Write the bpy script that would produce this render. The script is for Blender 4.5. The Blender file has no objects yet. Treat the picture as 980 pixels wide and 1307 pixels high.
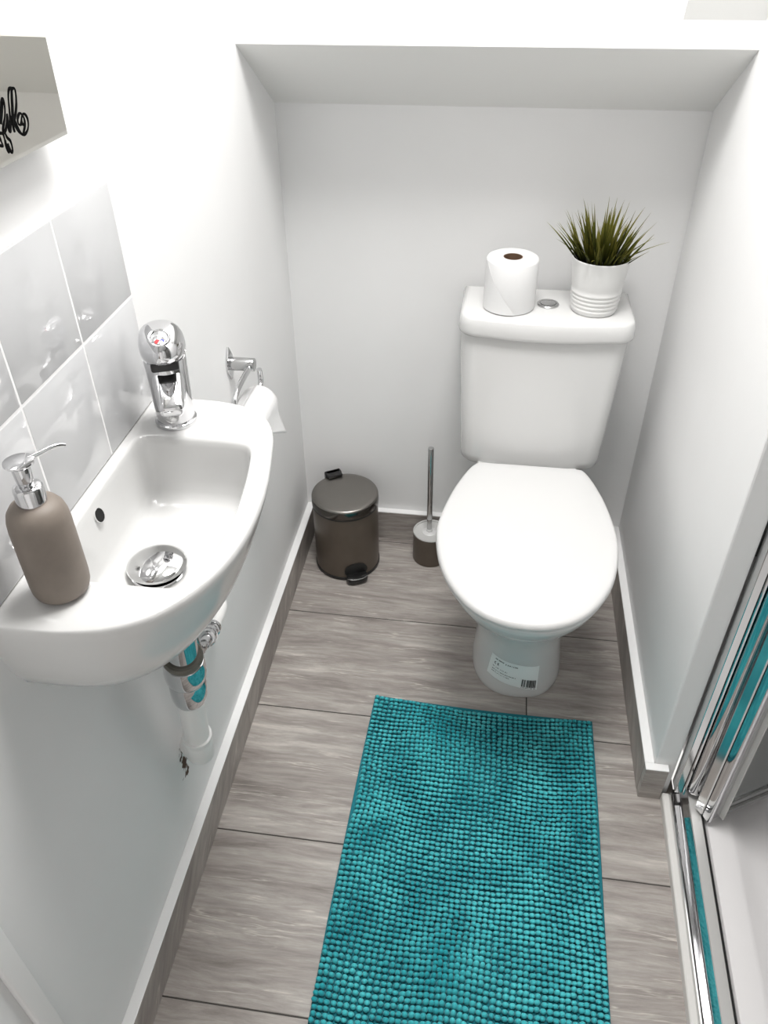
import bpy, bmesh, math, random
from mathutils import Vector, Matrix, noise
C = bpy.context.scene
COL = C.collection
PI = math.pi

# ------------------------------------------------------------------ camera
cam_d = bpy.data.cameras.new('camera')
cam = bpy.data.objects.new('camera', cam_d); COL.objects.link(cam)
r_ = Vector((0.99028981, 0.13880095, -0.00777072)); u_ = Vector((-0.0792529, 0.60959545, 0.788741)); f_ = Vector((-0.114215, 0.78046632, -0.61467655))
m = Matrix((r_, u_, -f_)).transposed().to_4x4(); m.translation = Vector((0.46109271, -1.69420034, 1.41199085))
cam.matrix_world = m
cam_d.sensor_fit = 'AUTO'; cam_d.sensor_width = 36.0; cam_d.lens = 1002.3138 * 36.0 / 1307.0
cam_d.clip_start = 0.01; cam_d.clip_end = 50
C.camera = cam
# ------------------------------------------------------------------ world and light
w = bpy.data.worlds.new('world'); C.world = w; w.use_nodes = True
bg = w.node_tree.nodes['Background']; bg.inputs[0].default_value = (1.0, 0.975, 0.945, 1); bg.inputs[1].default_value = 0.52
def area(name, loc, size, power, col=(1, 1, 1), rot=(0, 0, 0), shape='DISK', size_y=None):
    l = bpy.data.lights.new(name, 'AREA'); l.shape = shape; l.size = size; l.energy = power; l.color = col
    if size_y: l.size_y = size_y
    o = bpy.data.objects.new(name, l); COL.objects.link(o); o.location = loc; o.rotation_euler = rot
    return o
area('ceiling_lamp', (0.42, -0.74, 2.2), 0.55, 13.5, (1.0, 0.985, 0.965))
C.view_settings.view_transform = 'Standard'; C.view_settings.look = 'None'
C.view_settings.gamma = 1.0; C.view_settings.use_curve_mapping = False
C.view_settings.exposure = 0.93

# ------------------------------------------------------------------ materials
def mat(name, col, rough=0.5, metal=0.0, spec=0.5, coat=0.0, **kw):
    M = bpy.data.materials.new(name); M.use_nodes = True
    b = M.node_tree.nodes['Principled BSDF']
    b.inputs['Base Color'].default_value = (*col, 1); b.inputs['Roughness'].default_value = rough
    b.inputs['Metallic'].default_value = metal; b.inputs['Specular IOR Level'].default_value = spec
    b.inputs['Coat Weight'].default_value = coat; b.inputs['Coat Roughness'].default_value = 0.05
    for k, v in kw.items(): b.inputs[k.replace('_', ' ')].default_value = v
    return M
def nodes(M): return M.node_tree.nodes, M.node_tree.links, M.node_tree.nodes['Principled BSDF']
def add_bump(M, scale, strength, dist=0.002, detail=4, stretch=None):
    n, l, b = nodes(M)
    tc = n.new('ShaderNodeTexCoord'); t = n.new('ShaderNodeTexNoise'); t.inputs['Scale'].default_value = scale; t.inputs['Detail'].default_value = detail
    if stretch:
        mp = n.new('ShaderNodeMapping'); mp.inputs['Scale'].default_value = stretch; l.new(tc.outputs['Object'], mp.inputs[0]); l.new(mp.outputs[0], t.inputs['Vector'])
    else: l.new(tc.outputs['Object'], t.inputs['Vector'])
    bp = n.new('ShaderNodeBump'); bp.inputs['Strength'].default_value = strength; bp.inputs['Distance'].default_value = dist
    l.new(t.outputs['Fac'], bp.inputs['Height']); l.new(bp.outputs[0], b.inputs['Normal'])
    return M
def noise_colour(M, a, bcol, scale=8, detail=4, lo=0.35, hi=0.65, stretch=None):
    n, l, b = nodes(M)
    tc = n.new('ShaderNodeTexCoord'); t = n.new('ShaderNodeTexNoise'); t.inputs['Scale'].default_value = scale; t.inputs['Detail'].default_value = detail
    src = tc.outputs['Object']
    if stretch:
        mp = n.new('ShaderNodeMapping'); mp.inputs['Scale'].default_value = stretch; l.new(src, mp.inputs[0]); src = mp.outputs[0]
    l.new(src, t.inputs['Vector'])
    r = n.new('ShaderNodeValToRGB'); r.color_ramp.elements[0].position = lo; r.color_ramp.elements[1].position = hi
    r.color_ramp.elements[0].color = (*a, 1); r.color_ramp.elements[1].color = (*bcol, 1)
    l.new(t.outputs['Fac'], r.inputs[0]); l.new(r.outputs[0], b.inputs['Base Color'])
    return M
WALL = (0.80, 0.80, 0.80)
m_wall = add_bump(noise_colour(mat('white_wall_paint', WALL, 0.62, spec=0.3), (0.79, 0.79, 0.79), (0.82, 0.82, 0.82), 3), 60, 0.08, 0.001)
m_soffit = add_bump(mat('soffit_paint', (0.80, 0.80, 0.785), 0.7, spec=0.2), 30, 0.15, 0.002)
m_cap = add_bump(mat('white_gloss_caulk', (0.86, 0.86, 0.86), 0.3), 25, 0.3, 0.002)
m_ceramic = add_bump(mat('white_ceramic', (0.655, 0.655, 0.65), 0.14, spec=0.5, coat=0.1), 6, 0.03, 0.002, 2)
m_lid = add_bump(mat('white_seat_plastic', (0.655, 0.655, 0.652), 0.28, spec=0.5), 5, 0.02, 0.002, 2)
m_tile = add_bump(mat('white_glazed_tile', (0.57, 0.575, 0.585), 0.06, spec=0.5, coat=0.3), 9, 0.018, 0.002, 2)
m_grout = mat('white_grout', (0.86, 0.86, 0.86), 0.8)
m_fgrout = mat('dark_floor_grout', (0.07, 0.065, 0.06), 0.9)
m_chrome = mat('polished_chrome', (0.66, 0.66, 0.67), 0.05, 1.0)
m_steel = mat('satin_chrome', (0.52, 0.52, 0.52), 0.16, 1.0)
m_alu = mat('bright_aluminium', (0.74, 0.74, 0.74), 0.13, 1.0)
m_dark = mat('black_plastic', (0.012, 0.012, 0.012), 0.35)
m_void = mat('dark_opening', (0.01, 0.01, 0.01), 0.9)
m_rubber = mat('dark_rubber_washer', (0.12, 0.115, 0.095), 0.4)
m_pvc = add_bump(mat('white_plastic_pipe', (0.85, 0.85, 0.84), 0.3), 20, 0.05)
m_paper = add_bump(mat('white_toilet_paper', (0.74, 0.74, 0.74), 0.95, spec=0.05), 180, 0.35, 0.001)
m_core = mat('brown_cardboard', (0.13, 0.075, 0.045), 0.9)
m_soap = add_bump(noise_colour(mat('taupe_rubberised_bottle', (0.205, 0.172, 0.146), 0.55), (0.19, 0.16, 0.135), (0.218, 0.184, 0.156), 30), 200, 0.05, 0.0005)
m_binlid = add_bump(mat('brushed_steel_lid', (0.27, 0.255, 0.237), 0.30, 1.0), 60, 0.05, 0.0005, 3, (1, 14, 1))
m_binbody = noise_colour(mat('brown_enamel_bin', (0.115, 0.093, 0.074), 0.38, 0.3), (0.11, 0.089, 0.07), (0.122, 0.099, 0.079), 20)
m_bindark = mat('bronze_bin_rim', (0.12, 0.11, 0.10), 0.18, 1.0)
m_pot = add_bump(mat('white_glazed_pot', (0.70, 0.70, 0.69), 0.3), 12, 0.04)
m_soil = add_bump(noise_colour(mat('dark_potting_soil', (0.01, 0.009, 0.007), 0.9), (0.004, 0.004, 0.003), (0.022, 0.018, 0.012), 150), 200, 0.8, 0.003)
m_redd = mat('red_dot', (0.5, 0.01, 0.02), 0.3); m_blued = mat('blue_dot', (0.02, 0.03, 0.3), 0.3)
m_black = mat('black_decal', (0.003, 0.003, 0.003), 0.9, spec=0.05)
m_mirror = mat('mirror_glass', (0.79, 0.77, 0.72), 0.012, 1.0)
m_mirredge = mat('polished_glass_edge', (0.60, 0.66, 0.64), 0.1, 0.3)
m_glass = mat('shower_glass', (0.92, 0.96, 0.95), 0.02, spec=0.5, Transmission_Weight=1.0, IOR=1.45)
m_tray = add_bump(mat('white_acrylic_tray', (0.80, 0.785, 0.79), 0.3), 8, 0.03)
m_seal = mat('grey_white_seal', (0.70, 0.69, 0.67), 0.4)
m_cappale = mat('satin_pale_track', (0.60, 0.595, 0.585), 0.28, 0.25)
m_showerwall = noise_colour(mat('dimmed_shower_panel', (0.17, 0.17, 0.16), 0.25), (0.14, 0.14, 0.133), (0.2, 0.2, 0.19), 4)  # light panels greyed, the dim shower interior put into their colour
m_sticker = mat('white_sticker_paper', (0.87, 0.88, 0.87), 0.6); m_ink = mat('printed_black_ink', (0.03, 0.03, 0.03), 0.7)
m_plug = mat('mirror_polished_plug', (0.66, 0.66, 0.66), 0.04, 1.0)
m_greyplastic = mat('pale_grey_plastic', (0.55, 0.55, 0.54), 0.4)

# floor tile: banded travertine with veins running along X (U of a per-tile mapping)
def travertine(name, vertical=False):
    M = mat(name, (0.4, 0.37, 0.34), 0.42, spec=0.35)
    n, l, b = nodes(M)
    at = n.new('ShaderNodeAttribute'); at.attribute_name = 'tilevec'
    sep = n.new('ShaderNodeVectorMath'); sep.operation = 'ADD'; sep.inputs[1].default_value = (3.1, 7.7, 1.3)
    l.new(at.outputs['Vector'], sep.inputs[0])
    wn = n.new('ShaderNodeTexNoise'); wn.inputs['Scale'].default_value = 5; wn.inputs['Detail'].default_value = 3; l.new(sep.outputs[0], wn.inputs['Vector'])
    sc = n.new('ShaderNodeVectorMath'); sc.operation = 'MULTIPLY_ADD'; sc.inputs[1].default_value = (0.0, 0.022, 0); l.new(wn.outputs['Color'], sc.inputs[0]); l.new(sep.outputs[0], sc.inputs[2])
    def tex(sx, sy, s, d, dist=0.0, rough=0.6):
        mp = n.new('ShaderNodeMapping'); mp.inputs['Scale'].default_value = (sx, sy, 1); l.new(sc.outputs[0], mp.inputs[0])
        t = n.new('ShaderNodeTexNoise'); t.inputs['Scale'].default_value = s; t.inputs['Detail'].default_value = d; t.inputs['Distortion'].default_value = dist
        t.inputs['Roughness'].default_value = rough
        l.new(mp.outputs[0], t.inputs['Vector']); return t
    a = tex(1.5, 12, 2.2, 12, 0.35, 0.74)
    ra = n.new('ShaderNodeValToRGB'); e = ra.color_ramp.elements
    e[0].position = 0.28; e[0].color = (0.185, 0.165, 0.152, 1); e[1].position = 0.72; e[1].color = (0.58, 0.545, 0.51, 1)
    x = e.new(0.45); x.color = (0.315, 0.285, 0.265, 1); x = e.new(0.56); x.color = (0.40, 0.37, 0.345, 1)
    l.new(a.outputs['Fac'], ra.inputs[0])
    # thin pale veins
    v = tex(0.7, 13, 1.7, 6, 0.05, 0.58)
    rv = n.new('ShaderNodeValToRGB'); e = rv.color_ramp.elements
    e[0].position = 0.490; e[0].color = (0, 0, 0, 1); e[1].position = 0.510; e[1].color = (0, 0, 0, 1)
    x = e.new(0.5); x.color = (1, 1, 1, 1)
    l.new(v.outputs['Fac'], rv.inputs[0])
    brk = tex(3, 6, 3, 3); rb = n.new('ShaderNodeValToRGB'); rb.color_ramp.elements[0].position = 0.45; rb.color_ramp.elements[1].position = 0.56
    l.new(brk.outputs['Fac'], rb.inputs[0])
    mu = n.new('ShaderNodeMath'); mu.operation = 'MULTIPLY'; l.new(rv.outputs[0], mu.inputs[0]); l.new(rb.outputs[0], mu.inputs[1])
    mu2 = n.new('ShaderNodeMath'); mu2.operation = 'MULTIPLY'; mu2.inputs[1].default_value = 0.75; l.new(mu.outputs[0], mu2.inputs[0])
    mx = n.new('ShaderNodeMix'); mx.data_type = 'RGBA'; l.new(mu2.outputs[0], mx.inputs['Factor']); l.new(ra.outputs[0], mx.inputs['A']); mx.inputs['B'].default_value = (0.62, 0.58, 0.53, 1)
    # fine dark grain
    g = tex(2, 26, 5, 4); rg = n.new('ShaderNodeValToRGB'); rg.color_ramp.elements[0].position = 0.3; rg.color_ramp.elements[0].color = (0.72, 0.72, 0.72, 1); rg.color_ramp.elements[1].position = 0.6; rg.color_ramp.elements[1].color = (1.08, 1.08, 1.08, 1)
    l.new(g.outputs['Fac'], rg.inputs[0])
    m2 = n.new('ShaderNodeMix'); m2.data_type = 'RGBA'; m2.blend_type = 'MULTIPLY'; m2.inputs['Factor'].default_value = 0.6; l.new(mx.outputs['Result'], m2.inputs['A']); l.new(rg.outputs[0], m2.inputs['B'])
    l.new(m2.outputs['Result'], b.inputs['Base Color'])
    bp = n.new('ShaderNodeBump'); bp.inputs['Strength'].default_value = 0.12; bp.inputs['Distance'].default_value = 0.001; l.new(a.outputs['Fac'], bp.inputs['Height']); l.new(bp.outputs[0], b.inputs['Normal'])
    return M
m_floor = travertine('grey_travertine_tile')

# grass
m_grass = mat('artificial_grass', (0.06, 0.09, 0.012), 0.7, spec=0.12)
n, l, b = nodes(m_grass)
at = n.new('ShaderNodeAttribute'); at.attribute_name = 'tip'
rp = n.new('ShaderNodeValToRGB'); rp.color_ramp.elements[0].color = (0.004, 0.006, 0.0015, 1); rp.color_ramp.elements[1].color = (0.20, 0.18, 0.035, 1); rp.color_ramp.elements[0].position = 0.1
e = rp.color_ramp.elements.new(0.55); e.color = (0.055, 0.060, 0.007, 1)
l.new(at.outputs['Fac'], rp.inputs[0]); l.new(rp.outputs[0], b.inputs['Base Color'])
# chenille
m_rug = mat('teal_chenille', (0.008, 0.27, 0.31), 0.85, spec=0.15, Sheen_Weight=0.3, Sheen_Roughness=0.4)
noise_colour(m_rug, (0.022, 0.33, 0.38), (0.085, 0.56, 0.60), 14, 5, 0.35, 0.65)
m_rugbase = mat('teal_backing_cloth', (0.006, 0.17, 0.21), 0.9)

# ------------------------------------------------------------------ helpers
ROOT = {}
def link(o, parent=None):
    COL.objects.link(o)
    if parent is not None: o.parent = parent
def root_loc(o):
    while o.parent is not None: o = o.parent
    return ROOT.get(o.name, Vector((0, 0, 0)))
def obj(name, bm, mats, parent=None, smooth=True, angle=40, label=None):
    """links a bmesh (world coordinates) as ONE mesh object; a child is stored relative to its thing's base"""
    off = root_loc(parent) if parent is not None else Vector((0, 0, 0))
    if off.length: bmesh.ops.translate(bm, verts=bm.verts, vec=-off)
    bmesh.ops.recalc_face_normals(bm, faces=bm.faces)
    me = bpy.data.meshes.new(name); bm.to_mesh(me); bm.free()
    for mm in (mats if isinstance(mats, (list, tuple)) else [mats]): me.materials.append(mm)
    if smooth:
        me.shade_smooth()
        try: me.set_sharp_from_angle(angle=math.radians(angle))
        except Exception: pass
    o = bpy.data.objects.new(name, me); link(o, parent)
    if label: o['label'] = label
    return o
def thing(name, label, cat, loc, group=None):
    o = bpy.data.objects.new(name, None); o.empty_display_size = 0.05; COL.objects.link(o); o.location = loc
    ROOT[o.name] = Vector(loc); o['label'] = label; o['category'] = cat
    if group: o['group'] = group
    return o
def tag(o, label, cat, kind=None):
    o['label'] = label; o['category'] = cat
    if kind: o['kind'] = kind
    return o
def struct(o): o['kind'] = 'structure'; return o
def box(bm, a, b, bev=0.0, seg=2, mi=0):
    x0, y0, z0 = a; x1, y1, z1 = b
    t = bmesh.new(); bmesh.ops.create_cube(t, size=1)
    for v in t.verts: v.co = Vector(((x0 + x1) / 2 + v.co.x * (x1 - x0), (y0 + y1) / 2 + v.co.y * (y1 - y0), (z0 + z1) / 2 + v.co.z * (z1 - z0)))
    if bev: bmesh.ops.bevel(t, geom=t.edges[:], offset=bev, segments=seg, profile=0.5, affect='EDGES')
    merge(bm, t, mi)
def merge(bm, t, mi=0, M=None):
    mp = {}
    for v in t.verts: mp[v] = bm.verts.new(M @ v.co if M else v.co)
    out = []
    for f in t.faces:
        try: g = bm.faces.new([mp[v] for v in f.verts]); g.material_index = mi; out.append(g)
        except ValueError: pass
    t.free(); return out
def loft(bm, rings, cap0=True, cap1=True, closed=True, mi=0):
    R = [[bm.verts.new(p) for p in r] for r in rings]; n = len(R[0])
    for i in range(len(R) - 1):
        for j in range(n if closed else n - 1):
            k = (j + 1) % n
            f = bm.faces.new((R[i][j], R[i][k], R[i + 1][k], R[i + 1][j])); f.material_index = mi
    for c, r in ((cap0, R[0]), (cap1, R[-1])):
        if c:
            f = bm.faces.new(r); f.material_index = mi
    return R
def lathe(bm, prof, c=(0, 0, 0), n=48, cap0=True, cap1=True, M=None, mi=0):
    rings = []
    for r, z in prof:
        ring = [Vector((r * math.cos(2 * PI * i / n), r * math.sin(2 * PI * i / n), z)) for i in range(n)]
        rings.append([(M @ p if M else p + Vector(c)) for p in ring])
    return loft(bm, rings, cap0, cap1, mi=mi)
def axis_matrix(p, d):
    d = Vector(d).normalized(); M = d.to_track_quat('Z', 'Y').to_matrix().to_4x4(); M.translation = Vector(p); return M
def cyl(bm, p, q, r, n=24, r2=None, bev=0.0, mi=0):
    p, q = Vector(p), Vector(q); L = (q - p).length; r2 = r if r2 is None else r2
    pr = [(r, 0), (r2, L)] if not bev else [(r - bev, 0), (r - bev * .3, bev * .3), (r, bev), (r2, L - bev), (r2 - bev * .3, L - bev * .3), (r2 - bev, L)]
    lathe(bm, pr, n=n, M=axis_matrix(p, q - p), mi=mi)
def tube(bm, pts, rad, n=12, caps=True, mi=0):
    pts = [Vector(p) for p in pts]; N = len(pts)
    rad = rad if isinstance(rad, (list, tuple)) else [rad] * N
    t0 = (pts[1] - pts[0]).normalized(); up = Vector((0, 0, 1)) if abs(t0.z) < .9 else Vector((1, 0, 0))
    nrm = (up - t0 * up.dot(t0)).normalized(); rings = []
    for i, p in enumerate(pts):
        t = (pts[min(i + 1, N - 1)] - pts[max(i - 1, 0)]).normalized()
        nrm = (nrm - t * nrm.dot(t)).normalized(); bn = t.cross(nrm)
        rings.append([p + (nrm * math.cos(2 * PI * k / n) + bn * math.sin(2 * PI * k / n)) * rad[i] for k in range(n)])
    loft(bm, rings, caps, caps, mi=mi)
def smooth_path(pts, k=6, closed=False):
    P = [Vector(p) for p in pts]; out = []; N = len(P)
    for i in range(N if closed else N - 1):
        if closed: a, b_, c_, d = P[(i - 1) % N], P[i], P[(i + 1) % N], P[(i + 2) % N]
        else: a, b_, c_, d = P[max(i - 1, 0)], P[i], P[i + 1], P[min(i + 2, N - 1)]
        for s in range(k):
            t = s / k
            out.append(0.5 * ((2 * b_) + (c_ - a) * t + (2 * a - 5 * b_ + 4 * c_ - d) * t * t + (3 * b_ - a - 3 * c_ + d) * t ** 3))
    if not closed: out.append(P[-1])
    return out
def interp(x, xs, ys):
    if x <= xs[0]: return ys[0]
    for i in range(len(xs) - 1):
        if x <= xs[i + 1]:
            t = (x - xs[i]) / (xs[i + 1] - xs[i]); return ys[i] + (ys[i + 1] - ys[i]) * t
    return ys[-1]

# ------------------------------------------------------------------ the room
W = 0.844; T = 0.018; HS = 0.0926; YE = -0.733
SX, SY = 1.66, -1.72         # shower cubicle extents
# floor: each tile a bevelled slab over dark grout, one mesh
bm = bmesh.new(); lay = bm.verts.layers.float_vector.new('tilevec')
random.seed(4)
rows = [0.262, -0.033, -0.330, -0.627, -0.9265, -1.224, -1.522, -1.82, -2.118, -2.416]
offs = [0.0, 0.55, 0.609, 0.50, 0.46, 0.45, 0.40, 0.1, 0.3]
for i in range(len(rows) - 1):
    for k in range(-2, 3):
        x0, x1 = offs[i] + 0.6 * k, offs[i] + 0.6 * (k + 1)
        x0, x1 = max(x0, -0.03), min(x1, 0.90)
        y1, y0 = min(rows[i], 0.03), max(rows[i + 1], -2.4)
        if x1 - x0 < 0.02 or y1 - y0 < .02: continue
        t = bmesh.new(); g = 0.0013
        box(t, (x0 + g, y0 + g, -0.012), (x1 - g, y1 - g, 0.0), 0.0008, 1)
        base = len(bm.verts); fs = merge(bm, t, 0); bm.verts.ensure_lookup_table()
        rv = Vector((random.uniform(0, 20), random.uniform(0, 20), random.uniform(0, 9)))
        for v in bm.verts[base:]: v[lay] = Vector((v.co.x, v.co.y, 0)) + rv
box(bm, (-0.05, -2.42, -0.05), (0.90, 0.05, -0.0015), mi=1)
o = struct(obj('floor', bm, [m_floor, m_fgrout], smooth=False))

bm = bmesh.new()
box(bm, (-0.12, -2.42, -0.05), (0.0, 0.12, 2.4))
o = struct(obj('wall_left', bm, m_wall, smooth=False))
# broken plaster round the waste pipe, a ragged mark in the paint
mw = m_wall.copy(); mw.name = 'white_wall_paint_with_broken_plaster'
n, l, b = nodes(mw)
tc = n.new('ShaderNodeTexCoord'); mp = n.new('ShaderNodeMapping'); mp.inputs['Location'].default_value = (0, 0.948 * 14, -0.252 * 7); mp.inputs['Scale'].default_value = (1, 14, 7)
l.new(tc.outputs['Object'], mp.inputs[0])
nz = n.new('ShaderNodeTexNoise'); nz.inputs['Scale'].default_value = 45; nz.inputs['Detail'].default_value = 4; l.new(tc.outputs['Object'], nz.inputs['Vector'])
vl = n.new('ShaderNodeVectorMath'); vl.operation = 'LENGTH'; sx = n.new('ShaderNodeSeparateXYZ'); l.new(mp.outputs[0], sx.inputs[0])
cb = n.new('ShaderNodeCombineXYZ'); l.new(sx.outputs['Y'], cb.inputs['Y']); l.new(sx.outputs['Z'], cb.inputs['Z']); l.new(cb.outputs[0], vl.inputs[0])
ad = n.new('ShaderNodeMath'); ad.operation = 'MULTIPLY_ADD'; ad.inputs[1].default_value = 1.0; l.new(nz.outputs['Fac'], ad.inputs[0]); l.new(vl.outputs['Value'], ad.inputs[2])
cr = n.new('ShaderNodeValToRGB'); cr.color_ramp.elements[0].position = 0.64; cr.color_ramp.elements[0].color = (1, 1, 1, 1); cr.color_ramp.elements[1].position = 0.70; cr.color_ramp.elements[1].color = (0, 0, 0, 1)
l.new(ad.outputs[0], cr.inputs[0])
old = b.inputs['Base Color'].links[0].from_socket
mx = n.new('ShaderNodeMix'); mx.data_type = 'RGBA'; l.new(cr.outputs[0], mx.inputs['Factor']); l.new(old, mx.inputs['A']); mx.inputs['B'].default_value = (0.07, 0.035, 0.02, 1); l.new(mx.outputs['Result'], b.inputs['Base Color'])
o.data.materials[0] = mw

bm = bmesh.new(); box(bm, (-0.12, 0.0, -0.05), (W + 0.05, 0.12, 1.3)); struct(obj('wall_back', bm, m_wall, smooth=False))
bm = bmesh.new(); box(bm, (W, YE, -0.05), (W + 0.042, 0.0, 2.4), 0.004, 2); struct(obj('wall_right', bm, m_wall, smooth=False))
# sloping underside of the stairs and the vertical face above it
bm = bmesh.new()
prof = [(0.06, 1.0941 - 0.035), (0.0, 1.0941), (-0.217, 1.223), (-0.217, 2.4), (0.06, 2.4)]
loft(bm, [[Vector((x, y, z)) for y, z in prof] for x in (-0.05, W + 0.02)])
o = obj('ceiling_soffit', bm, [m_wall, m_soffit], smooth=False)
for p in o.data.polygons:
    if p.normal.z < -0.3: p.material_index = 1
o.name = 'trim_1'; struct(o)
# boxed-in wedge above the right wall end
bm = bmesh.new()
prof = [(-0.20, 1.262), (-0.217, 1.262), (-0.30, 1.45), (-0.30, 2.4), (-0.20, 2.4)]
loft(bm, [[Vector((x, y, z)) for y, z in prof] for x in (0.720, W + 0.02)])
struct(obj('trim_2', bm, m_soffit, smooth=False))
bm = bmesh.new(); box(bm, (-0.12, -2.42, 2.30), (SX + 0.1, 0.0, 2.40)); struct(obj('ceiling', bm, m_wall, smooth=False))
# near part of the room that only shows in reflections: wall with the doorway behind the camera
bm = bmesh.new(); box(bm, (-0.12, -2.52, -0.05), (0.06, -2.42, 2.4)); box(bm, (0.80, -2.52, -0.05), (SX + .1, -2.42, 2.4)); box(bm, (0.06, -2.52, 2.02), (0.80, -2.42, 2.4))
struct(obj('wall_front', bm, m_wall, smooth=False))
bm = bmesh.new(); box(bm, (W + 0.015, -2.42, -0.05), (SX + 0.1, SY, 2.4)); struct(obj('wall_near', bm, m_wall, smooth=False))
# vertical white batten on the near end of the left wall
bm = bmesh.new(); box(bm, (0.0, -1.402, 0.0), (0.010, -1.376, 2.02), 0.003, 3); struct(obj('trim_3', bm, m_cap))

# skirting: tile upstand with a white bead on top
def skirting(name, a, b_, inward, length_axis, seed):
    bm = bmesh.new(); lay = bm.verts.layers.float_vector.new('tilevec'); random.seed(seed)
    (x0, y0), (x1, y1) = a, b_
    L = (y1 - y0) if length_axis == 'y' else (x1 - x0)
    k = max(1, round(abs(L) / 0.6)); 
    for i in range(k):
        t = bmesh.new(); g = 0.0006
        if length_axis == 'y':
            p, q = y0 + L * i / k, y0 + L * (i + 1) / k
            box(t, (x0, p + g, 0.0), (x1, q - g, HS - 0.003), 0.0008, 1)
        else:
            p, q = x0 + L * i / k, x0 + L * (i + 1) / k
            box(t, (p + g, y0, 0.0), (q - g, y1, HS - 0.003), 0.0008, 1)
        base = len(bm.verts); merge(bm, t, 0); bm.verts.ensure_lookup_table(); rv = Vector((random.uniform(0, 20), random.uniform(0, 20), 2))
        for v in bm.verts[base:]:
            if length_axis == 'y': v[lay] = Vector((v.co.z * 0.7 + v.co.y * 0.5, (v.co.y * .55 - v.co.z * .6) * 0.6, v.co.x)) + rv
            else: v[lay] = Vector((v.co.x, v.co.z, v.co.y)) + rv
    if length_axis == 'y': box(bm, (x0, y0, HS - 0.003), (x1, y1, HS), 0.0012, 2, mi=1)
    else: box(bm, (x0, y0, HS - 0.003), (x1, y1, HS), 0.0012, 2, mi=1)
    return struct(obj(name, bm, [m_floor, m_cap], smooth=False))
skirting('baseboard_left', (0.0, -1.376), (T, 0.0), 1, 'y', 1)
skirting('baseboard_back', (T, -T), (W - T, 0.0), 1, 'x', 2)
skirting('baseboard_right', (W - T, YE), (W, 0.0), 1, 'y', 3)
skirting('baseboard_end', (W - T, YE - 0.016), (W + 0.026, YE), 1, 'x', 5)

# ------------------------------------------------------------------ splashback tiles
bm = bmesh.new()
ys = [-0.7875, -0.930, -1.0705, -1.211]; zs = [1.157, 1.0165, 0.8662]
for i in range(3):
    for j in range(2):
        g = 0.0014
        box(bm, (0.0, ys[i + 1] + g, zs[j + 1] + g), (0.0065, ys[i] - g, zs[j] - g), 0.0012, 2, mi=0)
box(bm, (0.0, ys[3] + .001, zs[2] + .001), (0.0060, ys[0] - .001, zs[0] - .001), mi=1)
# white sealant run along the top and far edges
box(bm, (0.0, ys[3], zs[0] - .001), (0.0055, ys[0] + .004, zs[0] + .0025), 0.0008, 2, mi=1)
box(bm, (0.0, ys[0] - .001, zs[2]), (0.0045, ys[0] + .003, zs[0] + .004), 0.001, 2, mi=1)
tag(obj('tile_splashback', bm, [m_tile, m_grout]), 'glossy white square wall tiles with white grout above the basin', 'tiles')

# ------------------------------------------------------------------ mirror
mir = thing('wall_mirror', 'frameless wall mirror with black script lettering on its glass above the tiles', 'mirror', (0.0, -1.16, 1.228))
bm = bmesh.new(); ya, yb, za, zb = -0.886, -1.44, 1.228, 1.80; bv = 0.0045
loft(bm, [[Vector((x, y, z)) for y, z in ((ya - i, za + i), (yb + i, za + i), (yb + i, zb - i), (ya - i, zb - i))] for x, i in ((0.021, 0.0), (0.0235, 0.0), (0.026, bv))], True, True)
for v in bm.verts: v.co.x += (v.co.z - 1.228) * 0.009
o = obj('glass', bm, [m_mirror, m_mirredge], mir, smooth=False)
for p in o.data.polygons:
    if abs(p.normal.x) < 0.3: p.material_index = 1
bm = bmesh.new(); box(bm, (0.0, yb + 0.03, za + 0.012), (0.021, ya - 0.02, zb - 0.03), 0.002); obj('backing_board', bm, m_cap, mir)
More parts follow.
